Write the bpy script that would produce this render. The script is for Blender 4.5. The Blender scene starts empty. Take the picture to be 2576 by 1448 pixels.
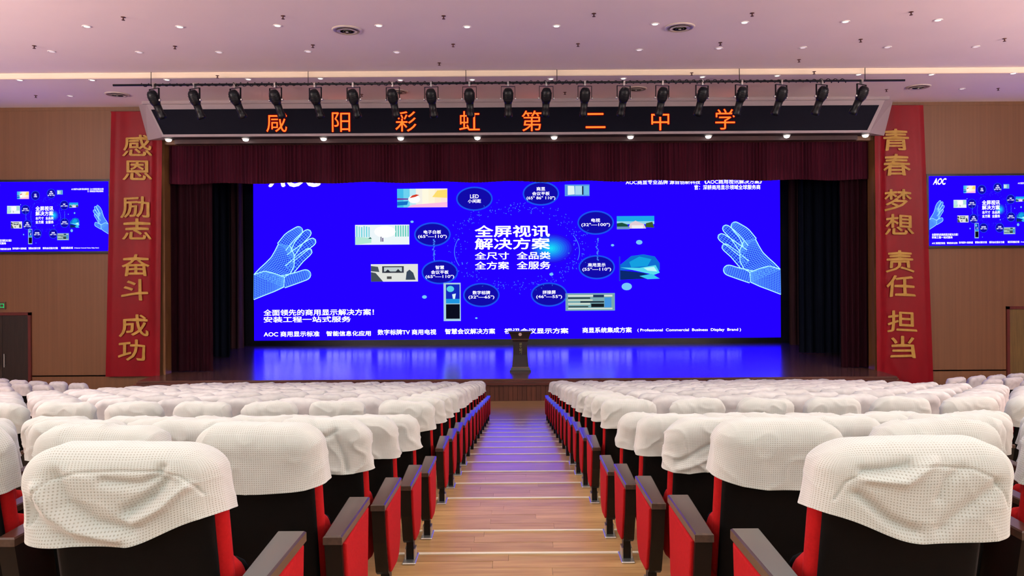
import bpy, math, random
from mathutils import Vector, Matrix, noise
random.seed(11)
C = bpy.context.scene.collection
PI = math.pi

# ------------------------------------------------------------------ camera, world, lights, exposure
F, PX, PY, TH = 1860.0, 1300.0, 650.0, -0.0062
CZ = 4.07                                   # height of the lens above the flat floor before the stage
sc = bpy.context.scene
cam_d = bpy.data.cameras.new('camera'); cam = bpy.data.objects.new('camera', cam_d); C.objects.link(cam)
cam_d.sensor_fit = 'HORIZONTAL'; cam_d.sensor_width = 36.0; cam_d.lens = F / 2576 * 36.0
cam_d.shift_x = (1288 - PX) / 2576; cam_d.shift_y = (PY - 724) / 2576
cam_d.clip_start = 0.05; cam_d.clip_end = 200
cam.matrix_world = Matrix.Translation((0, 0, CZ)) @ Matrix.Rotation(PI/2, 4, 'X') @ Matrix.Rotation(TH, 4, 'Z')
sc.camera = cam
w = bpy.data.worlds.new('world'); sc.world = w; w.use_nodes = True
w.node_tree.nodes['Background'].inputs[0].default_value = (0.02, 0.02, 0.03, 1)
w.node_tree.nodes['Background'].inputs[1].default_value = 0.3
sc.view_settings.view_transform = 'Standard'; sc.view_settings.look = 'None'
sc.view_settings.exposure = 0.0; sc.view_settings.gamma = 1.0; sc.view_settings.use_curve_mapping = False

def area(loc, sx, sy, power, col, rot=(0, 0, 0), spread=180):
    l = bpy.data.lights.new('house_or_fill_light', 'AREA'); l.shape = 'RECTANGLE'; l.size = sx; l.size_y = sy
    l.energy = power; l.color = col; l.spread = math.radians(spread)
    o = bpy.data.objects.new('house_or_fill_light', l); C.objects.link(o); o.location = loc; o.rotation_euler = rot
    return o
WARM = (0.76, 1.0, 0.92)
# the ceiling lamps over the audience, above and behind the photographer's frame
for ly, p in ((-2.0, 44), (2.5, 58), (7.0, 68), (11.5, 66)):
    for lx in (-11.5, -4.0, 4.0, 11.5):
        area((lx, ly, 8.78), 1.6, 1.6, p, WARM)
# added unseen fill along the side walls, aimed up to brighten the ceiling
for s in (-1, 1):
    area((s*16.6, 4.0, 5.0), 13.0, 0.4, 4300, (1.0, 0.84, 0.85), (PI, 0, PI/2))
area((0, -3.6, 5.2), 24.0, 0.5, 900, (0.80, 1.0, 0.95), (math.radians(148), 0, 0))  # added wide fill behind the camera, unseen, for ceiling and cover backs

# ------------------------------------------------------------------ helpers
def lin(c):
    return tuple(((x/255)/12.92 if x/255 <= 0.04045 else ((x/255+0.055)/1.055)**2.4) for x in c)
def at(px, py, D):
    u, v = px - PX, PY - py
    c, s = math.cos(TH), math.sin(TH)
    return Vector(((u*c - v*s)*D/F, D, CZ + (u*s + v*c)*D/F))

def tag(o, label=None, cat=None, group=None, kind=None):
    if label: o['label'] = label
    if cat: o['category'] = cat
    if group: o['group'] = group
    if kind: o['kind'] = kind
    return o
def empty(name, loc=(0, 0, 0), rz=0):
    o = bpy.data.objects.new(name, None); C.objects.link(o); o.location = loc; o.rotation_euler = (0, 0, rz)
    o.empty_display_size = 0.1
    return o
def link(name, mesh, parent=None, loc=None):
    o = bpy.data.objects.new(name, mesh); C.objects.link(o)
    if parent is not None: o.parent = parent
    if loc is not None: o.location = loc
    return o
class MB:
    def __init__(s): s.v = []; s.f = []; s.m = []; s.mi = 0
    def add(s, vs, fs):
        b = len(s.v); s.v += [tuple(p) for p in vs]; s.f += [tuple(i+b for i in f) for f in fs]; s.m += [s.mi]*len(fs); return s
    def box(s, x0, x1, y0, y1, z0, z1):
        return s.hexa([(x0,y0,z0),(x1,y0,z0),(x1,y1,z0),(x0,y1,z0),(x0,y0,z1),(x1,y0,z1),(x1,y1,z1),(x0,y1,z1)])
    def hexa(s, p):
        return s.add(p, [(0,3,2,1),(4,5,6,7),(0,1,5,4),(1,2,6,5),(2,3,7,6),(3,0,4,7)])
    def bbox(s, x0, x1, y0, y1, z0, z1, b):
        "box with chamfered vertical and horizontal edges"
        vs = []; ring = lambda x0,x1,y0,y1,z,c: [(x0+c,y0,z),(x1-c,y0,z),(x1,y0+c,z),(x1,y1-c,z),(x1-c,y1,z),(x0+c,y1,z),(x0,y1-c,z),(x0,y0+c,z)]
        vs += ring(x0+b,x1-b,y0+b,y1-b,z0,b*.5) + ring(x0,x1,y0,y1,z0+b,b) + ring(x0,x1,y0,y1,z1-b,b) + ring(x0+b,x1-b,y0+b,y1-b,z1,b*.5)
        fs = [tuple(range(7,-1,-1)), tuple(range(24,32))]
        for k in range(3):
            for i in range(8):
                j = (i+1) % 8; fs.append((k*8+i, k*8+j, (k+1)*8+j, (k+1)*8+i))
        return s.add(vs, fs)
    def prism(s, pts, x0, x1):
        "polygon in (y,z), extruded along x"
        n = len(pts)
        vs = [(x0, y, z) for y, z in pts] + [(x1, y, z) for y, z in pts]
        fs = [tuple(range(n-1, -1, -1)), tuple(range(n, 2*n))] + [(i, (i+1) % n, n+(i+1) % n, n+i) for i in range(n)]
        return s.add(vs, fs)
    def lathe(s, prof, M=None, n=16):
        "profile of (radius, height) about z; M places it"
        M = M or Matrix(); vs = []; fs = []
        for r, z in prof:
            for i in range(n):
                a = 2*PI*i/n; vs.append(M @ Vector((r*math.cos(a), r*math.sin(a), z)))
        for k in range(len(prof)-1):
            for i in range(n):
                j = (i+1) % n; fs.append((k*n+i, k*n+j, (k+1)*n+j, (k+1)*n+i))
        fs.append(tuple(range(n-1, -1, -1))); fs.append(tuple((len(prof)-1)*n+i for i in range(n)))
        return s.add(vs, fs)
    def tube(s, pts, r, n=6):
        pts = [Vector(p) for p in pts]; vs = []; fs = []
        for k, p in enumerate(pts):
            t = (pts[min(k+1, len(pts)-1)] - pts[max(k-1, 0)]).normalized()
            a = t.orthogonal().normalized() if k == 0 else (a - t*a.dot(t)).normalized()
            b = t.cross(a)
            for i in range(n):
                q = 2*PI*i/n; vs.append(p + a*math.cos(q)*r + b*math.sin(q)*r)
        for k in range(len(pts)-1):
            for i in range(n):
                j = (i+1) % n; fs.append((k*n+i, k*n+j, (k+1)*n+j, (k+1)*n+i))
        fs.append(tuple(range(n-1, -1, -1))); fs.append(tuple((len(pts)-1)*n+i for i in range(n)))
        return s.add(vs, fs)
    def mesh(s, name, mats, smooth=False):
        me = bpy.data.meshes.new(name); me.from_pydata(s.v, [], s.f)
        for m in (mats if isinstance(mats, (list, tuple)) else [mats]): me.materials.append(m)
        me.polygons.foreach_set('material_index', s.m)
        if smooth: me.polygons.foreach_set('use_smooth', [True]*len(s.f))
        me.update(); return me
    def build(s, name, mats, parent=None, loc=None, smooth=False):
        return link(name, s.mesh(name, mats, smooth), parent, loc)

# ------------------------------------------------------------------ materials
def pbsdf(name, col, rough=0.5, metal=0.0, spec=0.5, sheen=0.0, coat=0.0):
    m = bpy.data.materials.new(name); m.use_nodes = True; b = m.node_tree.nodes['Principled BSDF']
    b.inputs['Base Color'].default_value = (*col, 1); b.inputs['Roughness'].default_value = rough
    b.inputs['Metallic'].default_value = metal; b.inputs['Specular IOR Level'].default_value = spec
    if sheen: b.inputs['Sheen Weight'].default_value = sheen
    if coat: b.inputs['Coat Weight'].default_value = coat; b.inputs['Coat Roughness'].default_value = 0.22
    return m, m.node_tree, b
def noisy(name, col, col2, scale=(1, 1, 1), nscale=4.0, rough=0.5, bump=0.0, coord='Object', detail=5, rand=0.0, **k):
    "two-colour noise material with a little relief; scale stretches the noise along an axis"
    m, nt, b = pbsdf(name, col, rough, **k); N = nt.nodes; L = nt.links
    tc = N.new('ShaderNodeTexCoord'); mp = N.new('ShaderNodeMapping'); mp.inputs['Scale'].default_value = scale
    nz = N.new('ShaderNodeTexNoise'); nz.inputs['Scale'].default_value = nscale; nz.inputs['Detail'].default_value = detail
    L.new(tc.outputs[coord], mp.inputs[0]); L.new(mp.outputs[0], nz.inputs['Vector'])
    mx = N.new('ShaderNodeMix'); mx.data_type = 'RGBA'
    cr = N.new('ShaderNodeMapRange'); cr.inputs[1].default_value = 0.3; cr.inputs[2].default_value = 0.7
    L.new(nz.outputs['Fac'], cr.inputs[0]); L.new(cr.outputs[0], mx.inputs['Factor'])
    mx.inputs['A'].default_value = (*col, 1); mx.inputs['B'].default_value = (*col2, 1)
    out = mx.outputs['Result']
    if rand:
        oi = N.new('ShaderNodeObjectInfo'); hv = N.new('ShaderNodeHueSaturation'); mr = N.new('ShaderNodeMapRange')
        mr.inputs[3].default_value = 1-rand; mr.inputs[4].default_value = 1+rand
        L.new(oi.outputs['Random'], mr.inputs[0]); L.new(mr.outputs[0], hv.inputs['Value']); L.new(out, hv.inputs['Color']); out = hv.outputs['Color']
        va = N.new('ShaderNodeVectorMath'); va.operation = 'ADD'; cb = N.new('ShaderNodeCombineXYZ'); ml = N.new('ShaderNodeMath'); ml.operation = 'MULTIPLY'; ml.inputs[1].default_value = 37
        L.new(oi.outputs['Random'], ml.inputs[0]); L.new(ml.outputs[0], cb.inputs[0]); L.new(ml.outputs[0], cb.inputs[2])
        L.new(mp.outputs[0], va.inputs[0]); L.new(cb.outputs[0], va.inputs[1]); L.new(va.outputs[0], nz.inputs['Vector'])
    L.new(out, b.inputs['Base Color'])
    if bump:
        bp = N.new('ShaderNodeBump'); bp.inputs['Strength'].default_value = bump; bp.inputs['Distance'].default_value = 0.01
        L.new(nz.outputs['Fac'], bp.inputs['Height']); L.new(bp.outputs[0], b.inputs['Normal'])
    return m
EM = {}
def emit(rgb, strength=1.0):
    k = (rgb, strength)
    if k not in EM:
        m = bpy.data.materials.new('light_%d_%d_%d' % rgb); m.use_nodes = True; nt = m.node_tree; nt.nodes.clear()
        e = nt.nodes.new('ShaderNodeEmission'); o = nt.nodes.new('ShaderNodeOutputMaterial')
        e.inputs[0].default_value = (*lin(rgb), 1); e.inputs[1].default_value = strength
        nt.links.new(e.outputs[0], o.inputs[0]); EM[k] = m
    return EM[k]

M_ceil = noisy('ceiling_paint', (0.92, 0.80, 0.81), (0.88, 0.765, 0.78), (1, 1, 1), 0.6, 0.75, 0.0)
M_cornice = noisy('cornice_paint', (0.86, 0.72, 0.56), (0.82, 0.68, 0.53), (1, 1, 1), 1.0, 0.7)
M_header = noisy('header_paint', (0.36, 0.29, 0.31), (0.33, 0.265, 0.285), (1, 1, 1), 0.8, 0.6)
M_wall = noisy('wall_wood', (0.19, 0.082, 0.034), (0.158, 0.068, 0.028), (7, 7, 0.10), 2.4, 0.48, 0.1, detail=8)
M_dark = noisy('stage_black', (0.010, 0.009, 0.012), (0.016, 0.013, 0.016), (1, 1, 1), 3, 0.9)
M_sidewall = noisy('side_wall_fabric', (0.46, 0.46, 0.42), (0.42, 0.42, 0.38), (1, 1, 0.1), 2, 0.55)
M_stage = noisy('stage_boards', (0.15, 0.066, 0.048), (0.08, 0.036, 0.028), (0.35, 6.0, 1), 2.5, 0.20, 0.12, detail=6, coat=0.3)
M_riser = noisy('riser_wood', (0.105, 0.030, 0.014), (0.055, 0.016, 0.008), (9, 1, 0.35), 3.0, 0.4, 0.08, rand=0.22)
M_lip = noisy('stage_lip', (0.10, 0.026, 0.018), (0.06, 0.018, 0.012), (1, 8, 8), 3.0, 0.3, coat=0.3)
M_floor = noisy('floor_boards', (0.46, 0.26, 0.12), (0.32, 0.17, 0.075), (0.5, 5, 5), 2.6, 0.32, 0.06, detail=7, coat=0.5)
M_plank = noisy('plank_wood', (0.58, 0.35, 0.15), (0.40, 0.215, 0.085), (0.9, 9, 9), 2.6, 0.30, 0.05, detail=8, rand=0.10)
M_nose = pbsdf('nosing', (0.92, 0.84, 0.66), 0.3, spec=0.7)[0]
M_steel = pbsdf('brushed_steel', (0.62, 0.60, 0.58), 0.3, metal=0.9)[0]
M_shell = noisy('black_shell', (0.0035, 0.003, 0.003), (0.005, 0.004, 0.004), (1, 1, 1), 30, 0.6, 0.02, spec=0.08)
M_red = noisy('red_fabric', (0.41, 0.006, 0.007), (0.35, 0.005, 0.006), (1, 1, 1), 90, 0.85, 0.15, spec=0.15)
M_arm = noisy('walnut_armrest', (0.070, 0.034, 0.022), (0.035, 0.018, 0.013), (14, 1.2, 14), 3, 0.26, 0.02, coat=0.35)
M_armblack = noisy('black_lacquer', (0.005, 0.004, 0.0035), (0.009, 0.006, 0.005), (1, 1, 1), 8, 0.35, spec=0.25)
M_velvet = noisy('burgundy_velvet', (0.020, 0.001, 0.005), (0.011, 0.0006, 0.003), (6, 6, 0.2), 3, 0.75, 0.05, spec=0.1)
M_navy = noisy('navy_velvet', (0.006, 0.009, 0.020), (0.004, 0.005, 0.012), (6, 6, 0.2), 3, 0.8, 0.05, spec=0.1)
M_brownc = noisy('brown_velvet', (0.075, 0.030, 0.030), (0.045, 0.018, 0.020), (6, 6, 0.2), 3, 0.75, 0.05, spec=0.1)
M_banner = noisy('red_satin', (0.24, 0.003, 0.009), (0.19, 0.002, 0.007), (1, 1, 0.3), 2, 0.45, 0.05, spec=0.22)
M_gold = noisy('gold_letter', (0.50, 0.29, 0.065), (0.40, 0.22, 0.045), (1, 1, 1), 8, 0.5, spec=0.2)
M_blackmetal = noisy('black_metal', (0.0035, 0.0035, 0.006), (0.006, 0.006, 0.009), (1, 1, 1), 20, 0.4, spec=0.3)
M_doorframe = noisy('door_frame_wood', (0.12, 0.014, 0.010), (0.08, 0.010, 0.008), (4, 4, 0.6), 4, 0.4)
M_door = noisy('dark_door_veneer', (0.030, 0.015, 0.010), (0.018, 0.010, 0.007), (5, 5, 0.4), 4, 0.4, rand=0.1)
M_doorgold = noisy('olive_door_veneer', (0.17, 0.10, 0.028), (0.12, 0.07, 0.02), (5, 5, 0.4), 4, 0.45, rand=0.1)
M_bezel = pbsdf('screen_bezel', (0.008, 0.008, 0.012), 0.35)[0]
M_trim = pbsdf('lamp_trim', (0.85, 0.80, 0.78), 0.35)[0]
M_grille = noisy('diffuser_metal', (0.66, 0.56, 0.50), (0.6, 0.5, 0.45), (1, 1, 1), 6, 0.4)
M_darkgap = pbsdf('diffuser_gap', (0.05, 0.035, 0.03), 0.8)[0]
M_rust = pbsdf('sprinkler_brass', (0.09, 0.03, 0.025), 0.4, metal=0.4)[0]
M_led = pbsdf('led_face', (0.003, 0.003, 0.010), 0.6, spec=0.1)[0]
M_ledred = emit((255, 84, 28), 3.2)
M_glow = emit((96, 0, 6), 1.0)
M_blue = emit((14, 0, 232), 4.0)
M_white = emit((236, 236, 255), 1.7)

# cream waffle cloth: a fine square weave in relief with slightly darker hollows
def waffle():
    m, nt, b = pbsdf('waffle_cloth', (0.80, 0.76, 0.68), 0.85, sheen=0.3, spec=0.2); N = nt.nodes; L = nt.links
    uv = N.new('ShaderNodeUVMap'); sp = N.new('ShaderNodeSeparateXYZ'); L.new(uv.outputs[0], sp.inputs[0])
    def wave(o):
        a = N.new('ShaderNodeMath'); a.operation = 'MULTIPLY'; a.inputs[1].default_value = 2*PI/0.0088; L.new(o, a.inputs[0])
        s = N.new('ShaderNodeMath'); s.operation = 'SINE'; L.new(a.outputs[0], s.inputs[0])
        q = N.new('ShaderNodeMath'); q.operation = 'MULTIPLY_ADD'; q.inputs[1].default_value = 0.5; q.inputs[2].default_value = 0.5; L.new(s.outputs[0], q.inputs[0])
        return q.outputs[0]
    a, c = wave(sp.outputs[0]), wave(sp.outputs[1])
    mu = N.new('ShaderNodeMath'); mu.operation = 'MULTIPLY'; L.new(a, mu.inputs[0]); L.new(c, mu.inputs[1])
    pw = N.new('ShaderNodeMath'); pw.operation = 'POWER'; pw.inputs[1].default_value = 2.2; L.new(mu.outputs[0], pw.inputs[0])
    nz = N.new('ShaderNodeTexNoise'); nz.inputs['Scale'].default_value = 9; tc = N.new('ShaderNodeTexCoord'); L.new(tc.outputs['Object'], nz.inputs['Vector'])
    fb = N.new('ShaderNodeTexNoise'); fb.inputs['Scale'].default_value = 260; L.new(tc.outputs['Object'], fb.inputs['Vector'])
    mx = N.new('ShaderNodeMix'); mx.data_type = 'RGBA'; L.new(pw.outputs[0], mx.inputs['Factor'])
    mx.inputs['A'].default_value = (0.57, 0.578, 0.552, 1); mx.inputs['B'].default_value = (0.33, 0.30, 0.24, 1)
    mx2 = N.new('ShaderNodeMix'); mx2.data_type = 'RGBA'; mx2.blend_type = 'MULTIPLY'; mx2.inputs['Factor'].default_value = 1.0
    rp = N.new('ShaderNodeMapRange'); rp.inputs[3].default_value = 0.92; rp.inputs[4].default_value = 1.06; L.new(nz.outputs['Fac'], rp.inputs[0])
    L.new(mx.outputs['Result'], mx2.inputs['A']); L.new(rp.outputs[0], mx2.inputs['B'])
    L.new(mx2.outputs['Result'], b.inputs['Base Color'])
    ad = N.new('ShaderNodeMath'); ad.operation = 'MULTIPLY_ADD'; ad.inputs[1].default_value = -1.0; L.new(pw.outputs[0], ad.inputs[0]); L.new(fb.outputs['Fac'], ad.inputs[2])
    bp = N.new('ShaderNodeBump'); bp.inputs['Strength'].default_value = 0.5; bp.inputs['Distance'].default_value = 0.0015
    L.new(ad.outputs[0], bp.inputs['Height']); L.new(bp.outputs[0], b.inputs['Normal'])
    return m
def plaincloth():
    return noisy('cotton_cloth', (0.57, 0.555, 0.545), (0.48, 0.465, 0.465), (1, 1, 1), 12, 0.85, 0.05, spec=0.1, rand=0.10)
M_waffle = waffle(); M_cotton = plaincloth()

# ------------------------------------------------------------------ measures
DW = 22.3                      # the stage wall
OX = 10.6                      # half width of the stage opening
SF = 21.15                     # front edge of the stage
SH = CZ - 3.434                # stage height
ZL, ZU, YS = CZ + 4.64, CZ + 4.77, 18.8     # low ceiling, high ceiling, the step between them
ZH = CZ + 3.60                 # underside of the header
RX = 17.2                      # side walls
YB = -4.2
def dfar(n): return 2.48 + 0.947*(n-1) if n <= 5 else 7.44 + 0.95*(n-6)
def armz(n):
    if n <= 5: return CZ - (0.907 + 0.19*(n-1))
    return CZ - (1.776 + 0.1424*(n-6))
def floorz(n): return armz(n) - 0.58
def nos(n): return dfar(n) - 0.15
NR = 18
ORD = ['', 'first', 'second', 'third', 'fourth', 'fifth', 'sixth', 'seventh', 'eighth', 'ninth', 'tenth', 'eleventh', 'twelfth', 'thirteenth', 'fourteenth', 'fifteenth', 'sixteenth', 'seventeenth', 'eighteenth', 'nineteenth', 'twentieth']

# ------------------------------------------------------------------ the setting
def struct(mb, name, mat, parent=None, smooth=False):
    o = mb.build(name, mat, parent, smooth=smooth)
    if parent is None: o['kind'] = 'structure'
    return o
struct(MB().box(-RX, RX, nos(NR), SF+0.02, -0.3, 0.0), 'floor', M_floor)
zprev = None
steps = {}
for n in range(-4, NR+1):
    y0 = YB if n == -4 else nos(n-1)
    y1 = nos(n); z = max(floorz(n), 0.002)
    if y1 <= YB: continue
    y0 = max(y0, YB)
    top = z - (0.022 if 3 <= n <= 8 else 0)
    m = MB()
    if 3 <= n <= 8:
        m.box(-RX, -0.86, y0, y1, z-0.9, z); m.box(0.86, RX, y0, y1, z-0.9, z); m.box(-0.86, 0.86, y0, y1, z-0.9, z-0.022)
    else:
        m.box(-RX, RX, y0, y1, min(z-0.9, -0.2), z)
    st = struct(m, 'floor_step', M_floor)
    tag(st, label='%s wooden tier of the raked floor counted from the photographer' % (ORD[n] if n > 0 else 'rearmost'))
    MB().box(-0.86, 0.86, y1-0.022, y1+0.006, z-0.03, z+0.006).build('nosing_strip', M_nose, st)
    if 3 <= n <= 8:
        k = max(1, round((y1-y0-0.022)/0.118)); wdt = (y1-y0-0.022)/k
        for j in range(k):
            xs = [-0.86, random.uniform(-0.45, 0.5), 0.86]
            for a, b in zip(xs, xs[1:]):
                dz = random.uniform(-0.0008, 0.0008)
                MB().box(a+0.0009, b-0.0009, y0+j*wdt+0.0009, y0+(j+1)*wdt-0.0009, z-0.021, z+dz).build('plank', M_plank, st)
# ceilings and their step
struct(MB().box(-RX, RX, YB, YS, ZU, ZU+0.2), 'ceiling', M_ceil)
lowc = struct(MB().box(-RX, RX, YS+0.02, DW+0.3, ZL, ZL+0.33), 'ceiling', M_ceil)
struct(MB().prism([(YS-0.05, ZL+0.10), (YS-0.05, ZU), (YS+0.04, ZU), (YS+0.04, ZL-0.003), (YS, ZL-0.003), (YS-0.02, ZL+0.02)], -RX, RX), 'trim_1', M_cornice)
# stage wall: left and right of the opening, and over it
struct(MB().box(-RX, -OX-0.06, DW, DW+0.3, 0, ZL), 'wall_left', M_wall)
OXR = 10.76
struct(MB().box(OXR+0.06, RX, DW, DW+0.3, 0, ZL), 'wall_right', M_wall)
struct(MB().box(-OX-0.06, OXR+0.06, DW, DW+0.3, CZ+3.5, ZL), 'wall_front', M_wall)
M_jamb = noisy('jamb_wood', (0.20, 0.085, 0.03), (0.15, 0.06, 0.02), (3, 3, 0.3), 3, 0.4)
for i, s in enumerate((-1, 1)):
    ox = OX if s < 0 else OXR
    struct(MB().box(min(s*ox, s*(ox+0.08)), max(s*ox, s*(ox+0.08)), DW-0.03, DW+0.35, SH, ZH), 'trim_%d' % (i+2), M_jamb)
struct(MB().box(-RX-0.3, -RX, YB, DW+0.3, -0.3, ZU+0.2), 'wall_outer_left', M_sidewall)
struct(MB().box(RX, RX+0.3, YB, DW+0.3, -0.3, ZU+0.2), 'wall_outer_right', M_sidewall)
struct(MB().box(-RX, RX, YB-0.3, YB, -0.3, ZU+0.2), 'wall_back', M_sidewall)
struct(MB().box(-RX, RX, DW-0.015, DW+0.01, ZL-0.10, ZL), 'trim_4', M_wall)
# stage house
YE = 30.7
struct(MB().box(-RX, RX, YE, YE+0.2, 0, 12), 'wall_stage_back', M_dark)
struct(MB().box(-RX-0.2, -RX, DW+0.3, YE, 0, 12), 'wall_stage_left', M_dark)
struct(MB().box(RX, RX+0.2, DW+0.3, YE, 0, 12), 'wall_stage_right', M_dark)
struct(MB().box(-RX, RX, DW+0.3, YE+0.2, 12, 12.2), 'ceiling_stage', M_dark)
struct(MB().box(-RX, RX, DW+0.1, DW+0.3, ZL, 12.2), 'wall_stage_front', M_dark)

# stage platform: boards, lip and riser planks
AX = 10.86
stg = empty('stage', (0, SF, 0)); tag(stg, 'dark glossy wooden stage before the big blue screen', 'stage')
MB().box(-AX, AX, SF, DW, SH-0.04, SH).build('deck', M_stage, stg).location = (0, -SF, 0)
stg.children[0].location = (0, -SF, 0)
MB().box(-16.5, 16.5, DW+0.0, YE, SH-0.04, SH).build('deck', M_stage, stg, (0, -SF, 0))
MB().box(-AX-0.03, AX+0.03, SF-0.03, DW, SH-0.10, SH-0.042).build('lip', M_lip, stg, (0, -SF, 0))
MB().box(-AX-0.10, AX+0.10, SF-0.10, SF+0.3, SH-0.17, SH-0.102).build('lip', M_lip, stg, (0, -SF, 0))
npl = 164; wp = 2*AX/npl
pm = MB().bbox(0.003, wp-0.003, 0, 0.03, 0, SH-0.17, 0.003).mesh('plank', M_riser)
for i in range(npl):
    link('plank', pm, stg, (-AX+i*wp, 0.0, 0))
MB().box(-AX, AX, SF+0.03, DW, 0, SH-0.105).build('frame', M_dark, stg, (0, -SF, 0))

# ------------------------------------------------------------------ lettering
TXT = {}
def glyphs(s, off=0.0):
    "2D triangulated outlines of a string, unit em"
    k = (s, off)
    if k not in TXT and off > 0:      # bolder: the same outline laid a hair's breadth to each side
        v0, f0 = glyphs(s); d = off*0.75; V, F_ = [], []
        for ax, az in ((0, 0), (d, 0), (-d, 0), (0, d), (0, -d)):
            b = len(V); V += [(x+ax, z+az) for x, z in v0]; F_ += [tuple(i+b for i in f) for f in f0]
        TXT[k] = (V, F_)
    if k not in TXT:
        c = bpy.data.curves.new('t', 'FONT'); c.body = s; c.offset = 0.0; c.resolution_u = 3
        o = bpy.data.objects.new('t', c); C.objects.link(o); bpy.context.view_layer.update()
        ev = o.evaluated_get(bpy.context.evaluated_depsgraph_get()); me = ev.to_mesh()
        TXT[k] = ([(v.co.x, v.co.y) for v in me.vertices], [tuple(p.vertices) for p in me.polygons]); ev.to_mesh_clear()
        bpy.data.objects.remove(o); bpy.data.curves.remove(c)
    return TXT[k]
def text_rect(mb, s, x0, x1, z0, z1, y, off=0.0, shear=0.0):
    "string fitted into a rectangle of the plane y"
    vs, fs = glyphs(s, off)
    ax = min(v[0] for v in vs); bx = max(v[0] for v in vs); az = min(v[1] for v in vs); bz = max(v[1] for v in vs)
    sx = (x1-x0)/(bx-ax); sz = (z1-z0)/(bz-az)
    mb.add([(x0+(v[0]-ax)*sx+(v[1]-az)*sz*shear, y, z0+(v[1]-az)*sz) for v in vs], fs)
def text_em(s, w_, h_, off=0.0):
    "one character centred on its em square"
    vs, fs = glyphs(s, off)
    return [((v[0]-0.5)*w_, (v[1]-0.38)*h_) for v in vs], fs

# ------------------------------------------------------------------ screens
def strip(mb, pts, wd, y):
    "flat line of width wd through (x,z) points"
    for (ax, az), (bx, bz) in zip(pts, pts[1:]):
        dx, dz = bx-ax, bz-az; l = math.hypot(dx, dz)
        if l < 1e-6: continue
        nx, nz = -dz/l*wd/2, dx/l*wd/2
        mb.add([(ax+nx, y, az+nz), (ax-nx, y, az-nz), (bx-nx, y, bz-nz), (bx+nx, y, bz+nz)], [(0, 1, 2, 3)])
def resample(p, n):
    d = [0]
    for a, b in zip(p, p[1:]): d.append(d[-1]+math.hypot(b[0]-a[0], b[1]-a[1]))
    out = []; k = 0
    for i in range(n+1):
        t = d[-1]*i/n
        while k < len(d)-2 and d[k+1] < t: k += 1
        f = (t-d[k])/max(1e-9, d[k+1]-d[k]); out.append((p[k][0]+(p[k+1][0]-p[k][0])*f, p[k][1]+(p[k+1][1]-p[k][1])*f))
    return out
def hand_patches():
    "fingers, thumb and palm of the right-hand wire hand in picture-crop units: pairs of edge lines"
    P = []
    def finger(tip, mid, base, r0, r1, r2):
        cs = [tip, mid, base]; rs = [r0, r1, r2]; c = []; 
        for t in [i/10 for i in range(11)]:
            if t < .5: a, b, f, ra, rb = cs[0], cs[1], t*2, rs[0], rs[1]
            else: a, b, f, ra, rb = cs[1], cs[2], t*2-1, rs[1], rs[2]
            c.append((a[0]+(b[0]-a[0])*f, a[1]+(b[1]-a[1])*f, ra+(rb-ra)*f))
        L_, R_ = [], []
        d0 = (c[1][0]-c[0][0], c[1][1]-c[0][1]); l = math.hypot(*d0); ux, uy = d0[0]/l, d0[1]/l
        for a in (90, 60, 30):
            q = math.radians(a); r = c[0][2]
            L_.append((c[0][0]-ux*r*math.sin(q)-uy*r*math.cos(q), c[0][1]-uy*r*math.sin(q)+ux*r*math.cos(q)))
            R_.append((c[0][0]-ux*r*math.sin(q)+uy*r*math.cos(q), c[0][1]-uy*r*math.sin(q)-ux*r*math.cos(q)))
        for i, (x, y, r) in enumerate(c):
            j = min(i+1, 10); d = (c[j][0]-c[j-1][0], c[j][1]-c[j-1][1]); l = math.hypot(*d); ux, uy = d[0]/l, d[1]/l
            L_.append((x-uy*r, y+ux*r)); R_.append((x+uy*r, y-ux*r))
        return (L_, R_)
    P.append((finger((1765, 458), (1835, 515), (1880, 590), 36, 50, 62), 14, 7))
    P.append((finger((1690, 476), (1760, 540), (1835, 640), 30, 36, 42), 12, 4))
    P.append((finger((1652, 545), (1730, 600), (1835, 680), 30, 34, 38), 11, 4))
    P.append((finger((1682, 626), (1750, 680), (1840, 770), 28, 34, 44), 10, 4))
    P.append((finger((1708, 812), (1790, 840), (1890, 868), 42, 44, 50), 14, 8))
    palmL = [(1830, 580), (1800, 650), (1800, 740), (1830, 800), (1880, 830), (1885, 910)]
    palmR = [(1925, 560), (1955, 620), (1985, 670), (2030, 715), (2080, 760), (2125, 808)]
    P.append(((palmL, palmR), 22, 12))
    P.append((([(1885, 910), (1960, 945), (2040, 975), (2128, 1010)], [(1880, 830), (1960, 800), (2040, 780), (2125, 808)]), 18, 14))
    return P
HAND = hand_patches()
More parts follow.
